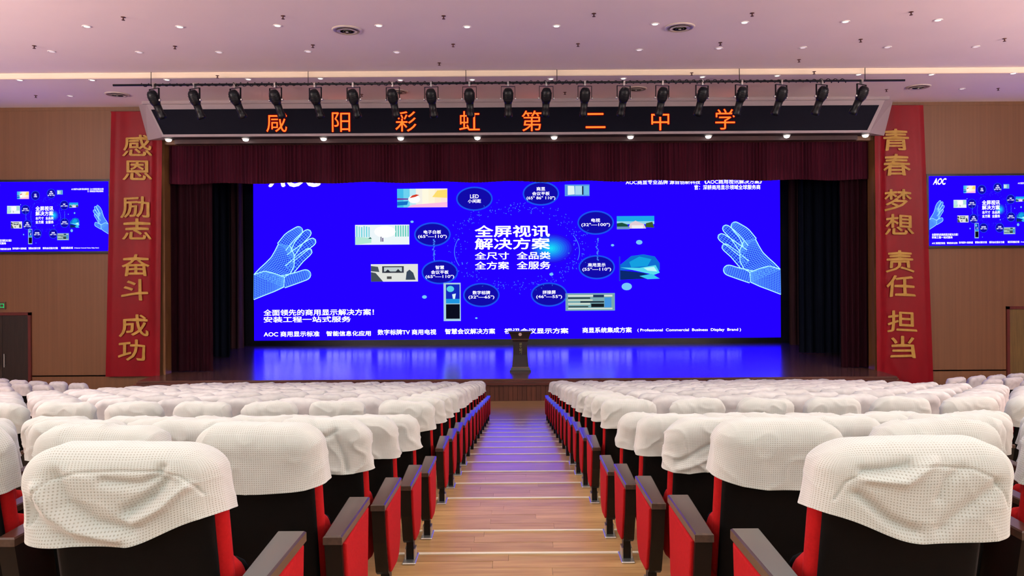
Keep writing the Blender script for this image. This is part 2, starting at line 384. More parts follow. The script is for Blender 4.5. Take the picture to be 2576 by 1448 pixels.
def slide(root, x0, z0, W, H, y, main):
    """everything shown on a screen: drawn in the 1322 x 440 frame of the big screen"""
    X = lambda px: x0 + (px-639)/1322*W
    Z = lambda py: z0 + (852-py)/440*H
    ey = y-0.006
    # wire hands
    for mir in (0, 1):
        fill, mb, ol = MB(), MB(), MB(); lw = W/1322*(1.5 if main else 2.6)
        def T(p):
            px, py = 1300+p[0]/3.217, 430+p[1]/3.217
            if mir: px = 639+(1961-px); py += 5
            return (X(px), Z(py))
        for (a, b), n, m in HAND:
            A, B = resample(a, n), resample(b, n)
            grid = [[T((A[i][0]+(B[i][0]-A[i][0])*j/m, A[i][1]+(B[i][1]-A[i][1])*j/m)) for j in range(m+1)] for i in range(n+1)]
            for i in range(n+1): strip(mb, grid[i], lw*0.8, ey-0.003)
            for j in range(m+1): strip(ol if j in (0, m) else mb, [grid[i][j] for i in range(n+1)], lw*(1.5 if j in (0, m) else 0.8), ey-0.004)
            for i in range(n):
                q = [grid[i][0], grid[i+1][0], grid[i+1][m], grid[i][m]]
                fill.add([(p[0], ey-0.002, p[1]) for p in q], [(0, 1, 2, 3)])
        fill.mi = 0; mm = MB(); mm.add(fill.v, fill.f); mm.mi = 1; mm.add(mb.v, mb.f); mm.mi = 2; mm.add(ol.v, ol.f)
        mm.build('wire_hand', [emit((32, 48, 236)), emit((84, 150, 255), 1.3), emit((150, 215, 255), 1.6)], root)
    # rings with captions
    caps = [(1194, 499, ['LED', '小间距']), (1361, 487, ['商显', '会议平板', '(65" 86" 110")']), (1498, 561, ['电视', '(32"—100")']), (1500, 673, ['商用显示', '(55"—110")']),
            (1380, 741, ['拼接屏', '(46"—55")']), (1210, 741, ['数字标牌', '(32"—65")']), (1106, 683, ['智慧', '会议平板', '(65"—110")']), (1088, 588, ['电子白板', '(65"—110")'])]
    for cx, cy, ls in caps:
        m = MB(); pts = [(X(cx+44*math.cos(2*PI*i/36)), Z(cy+28.5*math.sin(2*PI*i/36))) for i in range(37)]
        m.mi = 0; m.add([(p[0], ey-0.001, p[1]) for p in pts[:-1]], [tuple(range(36))])
        m.mi = 1; strip(m, pts, W/1322*3.6, ey-0.003)
        m.mi = 2; n = len(ls); hh = 9.5
        for i, s in enumerate(ls):
            yc = cy - (n-1)*hh/2*1.25 + i*hh*1.25; hw = min(36, len(s)*(5.5 if ord(s[0]) > 255 else 3.6))
            text_rect(m, s, X(cx-hw), X(cx+hw), Z(yc+hh/2), Z(yc-hh/2), ey-0.004, 0.015)
        m.build('caption_ring', [emit((18, 10, 170)), emit((26, 84, 236)), M_white], root)
    # glow of light behind the title
    g = MB(); pts = [(X(1385+58*math.cos(2*PI*i/40)), Z(625+38*math.sin(2*PI*i/40))) for i in range(40)]
    cc = (X(1385), Z(625)); cols = [tuple(round(a+(b-a)*(k/9)**1.1) for a, b in zip((24, 222, 250), (36, 8, 240))) for k in range(10)]
    rad = [k/10 for k in range(11)]
    for k in range(10):
        g.mi = k
        for i in range(40):
            j = (i+1) % 40
            f = lambda q, r: (cc[0]+(q[0]-cc[0])*r, ey-0.001, cc[1]+(q[1]-cc[1])*r)
            g.add([f(pts[i], rad[k]), f(pts[j], rad[k]), f(pts[j], rad[k+1]), f(pts[i], rad[k+1])], [(0, 1, 2, 3)])
    g.build('light_burst', [emit(c) for c in cols], root)
    # particles round the title: dashes and dots, too many to count
    m = MB(); rnd = random.Random(5); u = W/1322
    for i in range(360 if main else 150):
        a = rnd.uniform(0, 2*PI); r = rnd.gauss(1.0, 0.09); px, py = 1300+158*r*math.cos(a), 620+100*r*math.sin(a)
        t = rnd.uniform(0, PI); l = rnd.uniform(1.0, 4.0)
        strip(m, [(X(px), Z(py)), (X(px+l*math.cos(t)), Z(py+l*math.sin(t)))], u*rnd.uniform(0.6, 1.5), ey-0.002)
    for k in range(2):
        pc = 1092 if k == 0 else 1502
        for i in range(14): strip(m, [(X(pc+rnd.uniform(-3, 3)), Z(600+i*4)), (X(pc+rnd.uniform(-3, 3)), Z(604+i*4))], u*rnd.uniform(1, 4), ey-0.002)
    for a0, a1 in ((2.75, 3.5), (-0.45, 0.25)):
        strip(m, [(X(1300+157*math.cos(a0+(a1-a0)*i/12)), Z(632+92*math.sin(a0+(a1-a0)*i/12))) for i in range(13)], u*1.6, ey-0.002)
    o = m.build('particles', emit((70, 130, 245)), root); o['kind'] = 'stuff'
    m = MB()
    for px, py, r in ((1607, 611, 8), (1575, 722, 13), (1386, 690, 5), (1067, 745, 6), (1037, 556, 4), (1540, 618, 4), (1197, 799, 3)):
        m.add([(X(px+r*math.cos(2*PI*i/16)), ey-0.003, Z(py+r*.72*math.sin(2*PI*i/16))) for i in range(16)], [tuple(range(16))])
    m.build('light_dots', emit((120, 200, 250)), root)
    # titles
    def T2(name, rows, off=0.02, mat=M_white, shear=0.0):
        for s, a, b, t, bo in rows:
            m = MB(); text_rect(m, s, X(a), X(b), Z(bo), Z(t), ey-0.005, off, shear); m.build(name, mat, root)
    T2('title', [('全屏视讯', 1194, 1383, 566, 596), ('解决方案', 1194, 1383, 598, 627)], 0.028)
    T2('subtitle', [('全尺寸', 1194, 1280, 633, 652), ('全品类', 1299, 1384, 633, 652), ('全方案', 1194, 1280, 657, 677), ('全服务', 1299, 1384, 657, 677)], 0.022)
    T2('logo', [('AOC', 676, 806, 425, 467)], 0.05, shear=0.25)
    T2('tagline', [('AOC商显专业品牌 源自创新科技 《AOC商用视讯解决方案》', 1574, 1916, 454, 466), ('官：深耕商用显示领域全球服务商', 1746, 1912, 468, 480)], 0.02)
    T2('slogan', [('全面领先的商用显示解决方案！', 663, 940, 774, 790), ('安装工程一站式服务', 663, 882, 792, 807)], 0.025)
    T2('footer', [('AOC 商用显示标准', 663, 803, 829, 843), ('智能信息化应用', 820, 932, 829, 842), ('数字标牌TV 商用电视', 949, 1096, 826, 840), ('智慧会议解决方案', 1118, 1244, 825, 839),
                  ('视讯会议显示方案', 1267, 1428, 825, 839), ('商显系统集成方案', 1463, 1587, 824, 838), ('( Professional  Commercial  Business  Display  Brand )', 1601, 1861, 828, 837)], 0.03)
    # little pictures: flat fields of colour
    def pic(rect, parts):
        m = MB(); mats = []; a0, b0, a1, b1 = rect
        for k, (c, poly) in enumerate(parts):
            m.mi = k; mats.append(emit(c))
            vs = [(X(a0+(a1-a0)*p[0]), ey-0.003-0.0004*k, Z(b0+(b1-b0)*p[1])) for p in poly]
            m.add(vs, [tuple(range(len(vs)))])
        m.build('picture', mats, root)
    R = lambda a, b, c, d: [(a, b), (c, b), (c, d), (a, d)]
    def ell(cx, cy, rx, ry, n=14): return [(cx+rx*math.cos(2*PI*i/n), cy+ry*math.sin(2*PI*i/n)) for i in range(n)]
    def band(cols, r=(0, 0, 1, 1)):
        n = len(cols); return [(c, R(r[0]+(r[2]-r[0])*i/n, r[1], r[0]+(r[2]-r[0])*(i+1)/n+0.001, r[3])) for i, c in enumerate(cols)]
    pic((1000, 473, 1126, 520), band([(70, 190, 235), (110, 210, 240), (190, 235, 245), (245, 240, 230), (255, 250, 225), (255, 246, 215), (255, 236, 210), (255, 226, 220)]) +
        [((255, 190, 230), [(0.3, 0.86), (1, 0.72), (1, 1), (0.2, 1)]), ((120, 60, 160), [(0, 0.5), (0.25, 0.52), (0.25, 0.58), (0, 0.6)]), ((20, 110, 200), [(0, .7), (.22, .66), (.2, .86), (0, .9)]),
         ((255, 255, 255), ell(.34, .56, .12, .22)), ((214, 60, 40), [(.25, .5), (.3, .36), (.38, .3), (.44, .34), (.36, .44)]), ((255, 222, 110), [(.8, .1), (1, .05), (1, .5), (.7, .45)])])
    pic((894, 563, 1030, 613), [((236, 246, 250), R(0, 0, 1, 1))] + [((110+30*(i % 2), 214, 225), R(.02+i*.045, .05+.03*(i % 3), .045+i*.045, .62)) for i in range(6)] +
        [((100, 205, 190), R(.74+i*.045, .04, .765+i*.045, .6)) for i in range(6)] + [((180, 232, 215), [(0, .6), (.3, .66), (.3, .9), (0, 1)]), ((255, 255, 255), ell(.55, .35, .2, .3)), ((60, 40, 90), R(.47, .6, .485, .85)), ((90, 60, 120), R(.5, .66, .52, .85)), ((30, 90, 90), [(.24, .7), (.28, .62), (.31, .7)])])
    pic((933, 662, 1051, 706), [((226, 228, 222), R(0, 0, 1, 1)), ((74, 84, 96), [(0, .1), (.15, .15), (.18, .45), (0, .4)]), ((70, 80, 90), [(0, .45), (.1, .5), (.26, 1), (0, 1)]), ((58, 62, 74), R(.24, .12, .7, .5)),
        ((190, 205, 205), R(.28, .18, .66, .42)), ((40, 44, 56), [(.28, .5), (.36, .3), (.44, .5)]), ((50, 54, 62), [(.5, .5), (.58, .28), (.66, .5)]), ((60, 74, 92), [(.74, .9), (.76, .45), (.82, .32), (.9, .5), (.95, .9)]), ((80, 80, 80), R(.34, .7, .44, .85))])
    pic((1115, 710, 1158, 806), [((170, 210, 225), R(0, 0, 1, 1)), ((20, 40, 190), R(.14, .04, .94, .52)), ((90, 210, 235), ell(.4, .16, .22, .08)), ((220, 245, 250), [(.5, .3), (.72, .28), (.66, .44), (.55, .42)]),
        ((30, 150, 225), R(.14, .42, .94, .54)), ((10, 14, 30), R(.14, .56, .94, .94))])
    pic((1421, 738, 1545, 782), [((120, 168, 176), R(0, 0, 1, 1)), ((216, 226, 214), R(.05, .1, .95, .2)), ((44, 60, 66), R(.05, .24, .5, .32)), ((200, 216, 196), R(.05, .36, .55, .44)), ((24, 34, 48), R(.3, .46, .78, .54)),
        ((206, 220, 206), R(.05, .56, .5, .66)), ((20, 26, 34), R(.52, .6, .78, .8)), ((70, 150, 220), R(.79, .25, .93, .82)), ((30, 50, 90), R(.56, .1, .78, .24)), ((214, 224, 214), R(.05, .84, .95, .92)), ((40, 50, 50), R(.06, .74, .46, .8))])
    pic((1556, 640, 1658, 708), [((30, 60, 200), [(0, .1), (.03, .1), (.03, 1), (0, 1)]), ((14, 110, 210), [(.03, .4), (.3, .08), (.6, .02), (.88, .1), (1, .35), (1, .6), (.03, .6)]), ((20, 160, 225), [(.25, .3), (.5, .1), (.8, .2), (.7, .45), (.3, .5)]),
        ((10, 40, 110), [(.03, .6), (.6, .7), (.98, .9), (.03, .96)]), ((90, 220, 240), [(.03, .5), (.5, .52), (.9, .42), (1, .7), (.86, .78), (.4, .62)]), ((190, 248, 250), [(.6, .52), (.86, .48), (.94, .66), (.7, .62)]), ((60, 200, 240), [(.5, .82), (.8, .74), (1, .92), (.7, .94)])])
    pic((1551, 545, 1645, 578), [((30, 170, 232), R(0, 0, 1, .5)), ((150, 214, 236), R(0, .4, 1, .62)), ((24, 80, 60), [(0, .55), (.14, .5), (.3, .66), (.3, .8), (0, .8)]), ((60, 90, 40), [(.78, .55), (.95, .45), (1, .9), (.76, .86)]),
        ((226, 206, 214), [(.3, .95), (.36, .55), (.5, .35), (.62, .5), (.72, .6), (.78, .95)]), ((240, 236, 240), R(.4, .7, .7, .95)), ((110, 150, 190), R(0, .8, .34, 1))])
    pic((1421, 465, 1483, 494), [((86, 150, 226), R(0, 0, 1, 1)), ((225, 246, 244), [(.12, .1), (.38, .12), (.4, .85), (.12, .9)]), ((170, 216, 238), R(.42, .12, .7, .88)), ((14, 26, 60), R(.7, .14, .75, .88)), ((110, 190, 230), R(.78, .12, .98, .9))])

SD = 29.7
sx0, sx1 = -10.56, 10.58
sz0 = CZ - 202*SD/F; sH = 440*SD/F
big = empty('led_screen', (0, SD, SH)); tag(big, 'giant blue screen at the back of the stage showing two wire hands', 'screen')
def on(root):
    "parts are drawn in world measure and then hang from the thing's origin"
    for ch in root.children:
        ch.location = (-root.location.x, -root.location.y, -root.location.z)
MB().box(sx0-0.36, sx1+0.36, SD, SD+0.3, SH, sz0+sH+0.3).build('bezel', M_bezel, big)
MB().box(sx0, sx1, SD-0.012, SD-0.002, sz0, sz0+sH).build('panel', M_blue, big)
slide(big, sx0, sz0, sx1-sx0, sH, SD-0.012, True)
on(big)
# two smaller wall screens
def wall_screen(xa, xb, ztop, zbot, label):
    r = empty('wall_screen', ((xa+xb)/2, DW-0.12, zbot)); tag(r, label, 'screen')
    MB().box(xa-0.07, xb+0.07, DW-0.10, DW, zbot-0.07, ztop+0.07).build('bezel', M_bezel, r)
    MB().box(xa, xb, DW-0.112, DW-0.101, zbot, ztop).build('panel', M_blue, r)
    slide(r, xa, zbot, xb-xa, ztop-zbot, DW-0.112, False)
    on(r)
p, q = at(277, 457, DW), at(277, 631, DW)
wall_screen(p.x-313*DW/F, p.x, p.z, q.z, 'blue wall screen left of the red banners, by the dark brown door')
p, q = at(2332, 444, DW), at(2332, 618, DW)
wall_screen(p.x, p.x+313*DW/F, p.z, q.z, 'blue wall screen right of the stage, beside the right red banner')

# ------------------------------------------------------------------ header with the led sign
HF = 21.55
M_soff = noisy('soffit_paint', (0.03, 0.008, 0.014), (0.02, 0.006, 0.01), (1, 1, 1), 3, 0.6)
hd = empty('stage_header', (0, HF, ZH)); tag(hd, 'white boxed header over the stage opening carrying the black sign', 'header')
m = MB()
zt = ZL
m.hexa([(-10.30, HF, ZH), (10.30, HF, ZH), (11.0, DW-0.20, ZH), (-11.0, DW-0.20, ZH), (-10.80, HF, zt-0.001), (10.80, HF, zt-0.001), (11.27, DW-0.20, zt-0.001), (-11.27, DW-0.20, zt-0.001)])
m.build('box', M_header, hd)
MB().prism([(HF-0.05, zt-0.09), (HF-0.07, zt-0.06), (HF-0.07, zt-0.001), (HF, zt-0.001), (HF, zt-0.09)], -10.86, 10.86).build('cornice', M_header, hd)
MB().box(-10.30, 10.30, HF-0.045, HF, ZH-0.0, ZH+0.07).build('lower_rail', M_header, hd)
MB().box(-10.15, 10.15, HF+0.42, HF+0.70, ZH-0.13, ZH).build('curtain_pelmet', noisy('pelmet_wood', (0.05, 0.012, 0.014), (0.03, 0.008, 0.01), (1, 1, 1), 3, 0.6), hd)
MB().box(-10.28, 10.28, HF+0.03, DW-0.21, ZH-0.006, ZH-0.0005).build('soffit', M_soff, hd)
on(hd)
sg = empty('led_sign', (0, HF-0.03, ZH+0.08)); tag(sg, 'long black sign with glowing orange-red characters naming the school', 'sign')
zs0, zs1 = CZ+3.665, CZ+4.40
m = MB(); m.hexa([(-10.26, HF-0.03, zs0), (10.22, HF-0.03, zs0), (10.22, HF, zs0), (-10.26, HF, zs0), (-10.62, HF-0.03, zs1), (10.58, HF-0.03, zs1), (10.58, HF, zs1), (-10.62, HF, zs1)])
m.build('panel', M_led, sg)
for px, py, ch in ((696, 306, '咸'), (858, 306, '阳'), (1021, 305, '彩'), (1181, 305, '虹'), (1338, 304, '第'), (1498, 302, '二'), (1661, 302, '中'), (1824, 300, '学')):
    p = at(px, py, HF-0.035); e = 0.645
    vs, fs = text_em(ch, e, e, 0.05); mb = MB(); mb.mi = 0; mb.add([(p.x+a, HF-0.033, p.z+b) for a, b in vs], fs)  # halo of the characters painted as a wider dark red glowing copy
    vs, fs = text_em(ch, e, e, -0.004); mb.mi = 1; mb.add([(p.x+a, HF-0.038, p.z+b) for a, b in vs], fs)
    mb.build('character', [M_glow, M_ledred], sg)
on(sg)
# ten lamps under the header
lampm = MB().lathe([(0.10, 0.0), (0.115, -0.012), (0.10, -0.03), (0.085, -0.03)], n=20).mesh('lamp_ring', M_trim, True)
bulbm = MB().lathe([(0.085, -0.028), (0.082, -0.060), (0.06, -0.085), (0.02, -0.097)], n=16).mesh('bulb', emit((255, 252, 246), 6.0), True)
for i, px in enumerate((424, 618, 814, 1008, 1201, 1394, 1586, 1782, 1979, 2177)):
    p = at(px, 343, 21.80)
    t = empty('downlight', (p.x, 21.80, ZH)); tag(t, 'bright white downlight under the stage header, %s from the left' % ORD[i+1], 'lamp', 'bright lamps under the stage header')
    link('bulb', bulbm, link('lamp_ring', lampm, t))
    l = bpy.data.lights.new('header_lamp', 'SPOT'); l.energy = 34; l.color = (1, 0.93, 0.84); l.spot_size = math.radians(95); l.spot_blend = 0.6; l.shadow_soft_size = 0.05
    o = bpy.data.objects.new('header_lamp', l); C.objects.link(o); o.parent = t; o.location = (0, 0, -0.11)

# ------------------------------------------------------------------ curtains
def curtain(name, xa, xb, y, z0, z1, lam, amp, mat, label, seed, nz=5, flare=0.0, sub=10, raggedtop=0):
    rnd = random.Random(seed); n = max(4, int(round((xb-xa)/lam*sub))); vs, fs = [], []
    ph = [0.0]
    for i in range(n): ph.append(ph[-1] + 2*PI/sub*(1+0.35*math.sin(i*0.13+seed)+rnd.uniform(-.12, .12)))
    for k in range(nz+1):
        t = k/nz; z = z0+(z1-z0)*t
        for i in range(n+1):
            x = xa+(xb-xa)*i/n; a = amp*(0.75+0.25*math.sin(i*0.07+seed))*(1+flare*(1-t))
            s = math.sin(ph[i]+0.25*math.sin(t*3+i*.05)); s = math.copysign(abs(s)**0.75, s)
            vs.append((x, y+a*s, z+(0.02*math.sin(i*0.045+seed) if k == 0 else 0)))
    for k in range(nz):
        for i in range(n): fs.append((k*(n+1)+i, k*(n+1)+i+1, (k+1)*(n+1)+i+1, (k+1)*(n+1)+i))
    m = MB(); m.add([(v[0]-(xa+xb)/2, v[1]-y, v[2]-z0) for v in vs], fs)
    o = m.build(name, mat, None, ((xa+xb)/2, y, z0), smooth=True); tag(o, label, 'curtain'); return o
ztopc = CZ+3.62
vb = CZ + 193*22.55/F
M_valance = noisy('valance_velvet', (0.055, 0.003, 0.012), (0.028, 0.002, 0.009), (6, 6, 0.2), 3, 0.75, 0.05, spec=0.1)
curtain('valance_curtain', -10.58, 10.74, 22.55, vb, ztopc-0.05, 0.125, 0.035, M_valance, 'long burgundy pleated valance hanging across the top of the stage', 3, 3, sub=8)
curtain('side_curtain', -11.5, -9.40, 22.85, SH+0.01, ztopc+0.8, 0.24, 0.07, M_velvet, 'dark burgundy side curtain at the left side of the stage opening', 5)
curtain('side_curtain', 10.0, 11.7, 22.85, SH+0.01, ztopc+0.8, 0.24, 0.07, M_velvet, 'dark burgundy side curtain at the right side of the stage opening', 6)
curtain('side_curtain', -12.3, -10.20, 26.3, SH+0.01, 9.2, 0.28, 0.07, M_navy, 'black-navy side curtain second in from the left banner', 7)
curtain('side_curtain', 10.02, 12.6, 26.3, SH+0.01, 9.2, 0.28, 0.07, M_navy, 'black-navy side curtain second in from the right banner', 8)
curtain('side_curtain', -12.2, -10.72, 28.9, SH+0.01, 9.2, 0.22, 0.06, M_brownc, 'narrow brownish curtain at the left edge of the giant screen', 9, flare=0.8)
curtain('side_curtain', 10.62, 12.2, 28.9, SH+0.01, 9.2, 0.22, 0.06, M_brownc, 'narrow brownish curtain at the right edge of the giant screen', 10, flare=0.4)

# ------------------------------------------------------------------ banners
def banner(xl0, xr0, xl1, xr1, ztop, zbot, chars, label, side):
    Yb = DW-0.13
    def ys(x, z):
        t = (ztop-z)/(ztop-zbot); xl = xl0+(xl1-xl0)*t; xr = xr0+(xr1-xr0)*t; u = (x-xl)/(xr-xl)
        e = u if side > 0 else 1-u         # 0 at the opening
        w_ = 0.05*math.exp(-((e-0.10+0.05*t)/0.07)**2) - 0.03*math.exp(-((e-0.22)/0.06)**2)*(1-t)
        w_ += 0.028*math.sin(u*7+t*2.2+side)*0.6 + 0.02*noise.noise(Vector((u*4+side*7, t*1.6, 3)))
        w_ += 0.05*math.exp(-((t-0.93-0.35*(e-.35))/0.025)**2)*math.exp(-((e-.3)/.22)**2)*(1 if side > 0 else 0.2)
        w_ += 0.018*math.exp(-((e-0.9)/0.05)**2)
        return Yb - w_
    nx, nz = 36, 60; vs, fs = [], []
    for k in range(nz+1):
        t = k/nz; z = ztop+(zbot-ztop)*t
        for i in range(nx+1):
            x = (xl0+(xl1-xl0)*t)+((xr0+(xr1-xr0)*t)-(xl0+(xl1-xl0)*t))*i/nx
            vs.append((x, ys(x, z), z))
    for k in range(nz):
        for i in range(nx): fs.append((k*(nx+1)+i, k*(nx+1)+i+1, (k+1)*(nx+1)+i+1, (k+1)*(nx+1)+i))
    r = empty('hanging_banner', ((xl0+xr0)/2, Yb, zbot)); tag(r, label, 'banner')
    MB().add(vs, fs).build('cloth', M_banner, r, smooth=True)
    hb = MB()
    for d in (0.0, 0.0): pass
    hb.tube([(xl0-0.02, Yb+0.04, ztop), (xr0+0.02, Yb+0.04, ztop)], 0.02, 8); hb.build('rod', M_banner, r, smooth=True)
    for px, py, ch in chars:
        p = at(px, py, Yb); vs, fs = text_em(ch, 0.86, 0.68, 0.018)
        vs = [(a*(1+0.18*max(0, -b/0.34)**2), b-0.22*a*a+0.012) for a, b in vs]; mb = MB(); mb.add([(p.x+a, ys(p.x+a, p.z+b)-0.045, p.z+b) for a, b in vs], fs)
        mb.build('character', M_gold, r)
    on(r)
a, b, c, d = at(285, 283, DW), at(414, 283, DW), at(272, 945, DW), at(409, 945, DW)
banner(a.x, b.x, c.x, d.x, a.z, c.z, [(347, 367, '感'), (347, 428, '恩'), (344, 520, '励'), (346, 577, '志'), (343, 667, '奋'), (341, 729, '斗'), (340, 818, '成'), (335, 880, '功')],
       'long red satin banner left of the stage with gold characters 感恩 励志 奋斗 成功', -1)
a, b, c, d = at(2193, 268, DW), at(2316, 268, DW), at(2200, 972, DW), at(2343, 972, DW)
banner(a.x, b.x, c.x, d.x, a.z, c.z, [(2252, 352, '青'), (2254, 415, '春'), (2257, 503, '梦'), (2261, 565, '想'), (2262, 657, '责'), (2264, 719, '任'), (2267, 807, '担'), (2269, 872, '当')],
       'long red satin banner right of the stage with gold characters 青春 梦想 责任 担当', 1)

# ------------------------------------------------------------------ lighting pipe and spotlights
TD = 18.68; p = at(1300, 208, TD); TZ = p.z
pipe = empty('lighting_pipe', (0, TD, TZ)); tag(pipe, 'long black horizontal pipe hung below the ceiling carrying spotlights', 'lighting bar')
MB().tube([(-10.17, 0, -0.0), (9.83, 0, 0)], 0.028, 10).build('pipe', M_blackmetal, pipe, smooth=True)
pts = []
for i in range(700):
    x = -9.5+17.9*i/699; e = 0.035+0.02*max(0, math.sin(x*1.7)+0.3*math.sin(x*5.1))
    pts.append((x, e*math.cos(i*0.9), e*math.sin(i*0.9)))
o = MB().tube(pts, 0.010, 4).build('cable', M_blackmetal, pipe, smooth=True)
for px in (380, 775, 1172, 1401, 1860, 2176):
    x = at(px, 190, TD).x
    MB().tube([(x, 0, 0.02), (x, 0, ZU-TZ-0.003)], 0.009, 6).build('suspension_rod', M_blackmetal, pipe)
def spot_meshes():
    D = {}
    D['housing'] = MB().lathe([(0.03, -0.20), (0.075, -0.185), (0.105, -0.14), (0.115, -0.06), (0.115, 0.04), (0.10, 0.09), (0.085, 0.12)], n=18).mesh('housing', M_blackmetal, True)
    fins = MB()
    for k in range(5): fins.lathe([(0.118, -0.10+k*0.03), (0.124, -0.095+k*0.03), (0.118, -0.09+k*0.03)], n=18)
    D['cooling_fin'] = fins.mesh('cooling_fin', M_blackmetal, True)
    D['barrel'] = MB().lathe([(0.084, 0.12), (0.078, 0.26), (0.078, 0.34), (0.092, 0.36), (0.092, 0.43), (0.086, 0.43), (0.080, 0.37)], n=18).mesh('barrel', M_blackmetal, True)
    D['lens'] = MB().lathe([(0.078, 0.385), (0.05, 0.40), (0.01, 0.405)], n=16).mesh('lens', pbsdf('lens_glass', (0.25, 0.25, 0.32), 0.08, spec=0.9)[0], True)
    D['knob'] = MB().lathe([(0.028, 0), (0.030, 0.02), (0.022, 0.035)], Matrix.Translation((0.15, 0, 0.03)) @ Matrix.Rotation(PI/2, 4, 'Y'), 10).lathe([(0.028, 0), (0.030, 0.02), (0.022, 0.035)], Matrix.Translation((-0.15, 0, 0.03)) @ Matrix.Rotation(-PI/2, 4, 'Y'), 10).mesh('knob', M_steel, True)
    y = MB(); y.box(-0.16, 0.16, -0.02, 0.02, -0.085, -0.078); y.box(-0.16, -0.150, -0.02, 0.02, -0.33, -0.078); y.box(0.150, 0.16, -0.02, 0.02, -0.33, -0.078)
    D['yoke'] = y.mesh('yoke', M_blackmetal)
    D['clamp'] = MB().box(-0.02, 0.02, -0.035, 0.035, -0.078, -0.02).lathe([(0.045, -0.02), (0.045, 0.02)], Matrix.Rotation(PI/2, 4, 'Y'), 10).mesh('clamp', M_steel)
    D['indicator'] = MB().lathe([(0.016, 0), (0.012, 0.008)], Matrix.Translation((0.0, -0.112, -0.03)) @ Matrix.Rotation(PI/2, 4, 'X'), 10).mesh('indicator', emit((230, 232, 240), 0.9))
    return D
SM = spot_meshes()
for i, px in enumerate((388, 490, 592, 693, 793, 889, 988, 1085, 1181, 1278, 1374, 1471, 1569, 1666, 1766, 1865, 1965, 2067, 2167)):
    x = at(px, 212, TD).x
    t = empty('stage_spotlight', (x, TD, TZ), 0)
    t['label'] = 'black stage spotlight on the pipe, %s from the left' % ORD[i+1]; t['category'] = 'spotlight'; t['group'] = 'spotlights on the long pipe'
    yaw = x*0.055 + random.uniform(-.05, .05)
    t.rotation_euler = (0, 0, yaw); t.scale = (1.12, 1.12, 1.18)
    link('clamp', SM['clamp'], t); link('yoke', SM['yoke'], t)
    tilt = math.radians(180+30+random.uniform(-4, 4))     # local +z aims down and towards the stage
    for nme, subs in (('housing', ('cooling_fin', 'knob', 'indicator')), ('barrel', ('lens',))):
        o = link(nme, SM[nme], t, (0, 0, -0.31)); o.rotation_euler = (tilt, 0, 0)
        for q_ in subs: link(q_, SM[q_], o)

# ------------------------------------------------------------------ ceiling fittings
def onceil(px, py):
    u, v = px-PX, PY-py; c, s = math.cos(TH), math.sin(TH)
    up = u*s+v*c; z = ZU if (D := (ZU-CZ)*F/up) < YS else ZL
    D = (z-CZ)*F/up
    return Vector(((u*c-v*s)*D/F, D, z))
ringm = MB().lathe([(0.085, 0.0), (0.088, -0.010), (0.070, -0.014), (0.062, -0.004)], n=20).mesh('trim_ring', M_trim, True)
disc1 = MB().lathe([(0.060, -0.002), (0.055, -0.012), (0.01, -0.016)], n=16).mesh('lamp', emit((255, 246, 238), 2.2), True)
disc2 = MB().lathe([(0.060, -0.002), (0.055, -0.012), (0.01, -0.016)], n=16).mesh('lamp', emit((238, 214, 226), 1.0), True)
rows = [('nearest row of the ceiling', [(218, 66), (452, 67), (698, 64), (953, 64), (1175, 67), (1400, 65), (1648, 60), (1873, 56), (2127, 54), (2360, 50)], disc1),
        ('second row of the ceiling', [(130, 129), (350, 131), (551, 131), (775, 129), (998, 131), (1608, 125), (1809, 121), (2020, 119), (2233, 118), (2455, 117)], disc2),
        ('row just beyond the ceiling step', [(50, 201), (232, 201), (420, 200), (625, 199), (806, 197), (1007, 201), (1188, 200), (1386, 198), (1568, 197), (1767, 193), (1955, 190), (2160, 187), (2343, 187), (2549, 184)], disc1),
        ('row close above the stage wall', [(177, 241), (2420, 223)], disc2)]
for nm, ps, dm in rows:
    for i, (px, py) in enumerate(ps):
        p = onceil(px, py); t = empty('recessed_light', p); tag(t, 'round recessed light, %s from the left, %s' % (ORD[i+1], nm), 'ceiling light', 'recessed lights, ' + nm)
        link('lamp', dm, link('trim_ring', ringm, t))
spr = MB().lathe([(0.045, 0), (0.045, -0.006), (0.014, -0.012), (0.012, -0.05), (0.03, -0.055), (0.034, -0.062), (0.01, -0.066)], n=12).mesh('sprinkler', M_rust, True)
SP = sorted([(310, 43), (712, 40), (1116, 40), (1494, 34), (1892, 33), (2292, 30)]), sorted([(86, 115), (440, 116), (787, 113), (1140, 111), (1454, 110), (1812, 107), (2165, 99), (2527, 97)]), [(1105, 158), (2010, 150)], [(90, 240), (910, 237), (1421, 232), (2230, 225), (2511, 222)], [(547, 190), (1740, 183), (2048, 180)]
for lst, nm in zip(SP, ('nearest sprinkler row', 'second sprinkler row', 'pair near the ceiling step', 'row near the stage wall', 'row just past the ceiling step')):
    for i, (px, py) in enumerate(lst):
        o = link('ceiling_sprinkler', spr, None, onceil(px, py)); tag(o, 'small dark ceiling sprinkler, %s from the left, %s' % (ORD[i+1], nm), 'sprinkler', 'ceiling sprinklers, ' + nm)
def diffuser(p, r, label):
    t = empty('air_diffuser', p); tag(t, label, 'air vent')
    MB().lathe([(r, 0), (r*1.0, -0.012), (r*0.86, -0.03), (r*0.82, -0.012)], n=32).build('rim', M_grille, t, smooth=True)
    MB().lathe([(r*0.82, -0.001), (r*0.81, -0.004)], n=32).build('duct', M_darkgap, t)
    for k, q in enumerate((0.66, 0.46, 0.27)):
        MB().lathe([(r*q, -0.035), (r*(q+.01), -0.04), (r*(q-0.10), -0.012), (r*(q-0.11), -0.012)], n=28).build('cone_ring', M_grille, t, smooth=True)
    MB().lathe([(r*0.10, -0.045), (r*0.06, -0.055)], n=12).build('hub', M_grille, t, smooth=True)
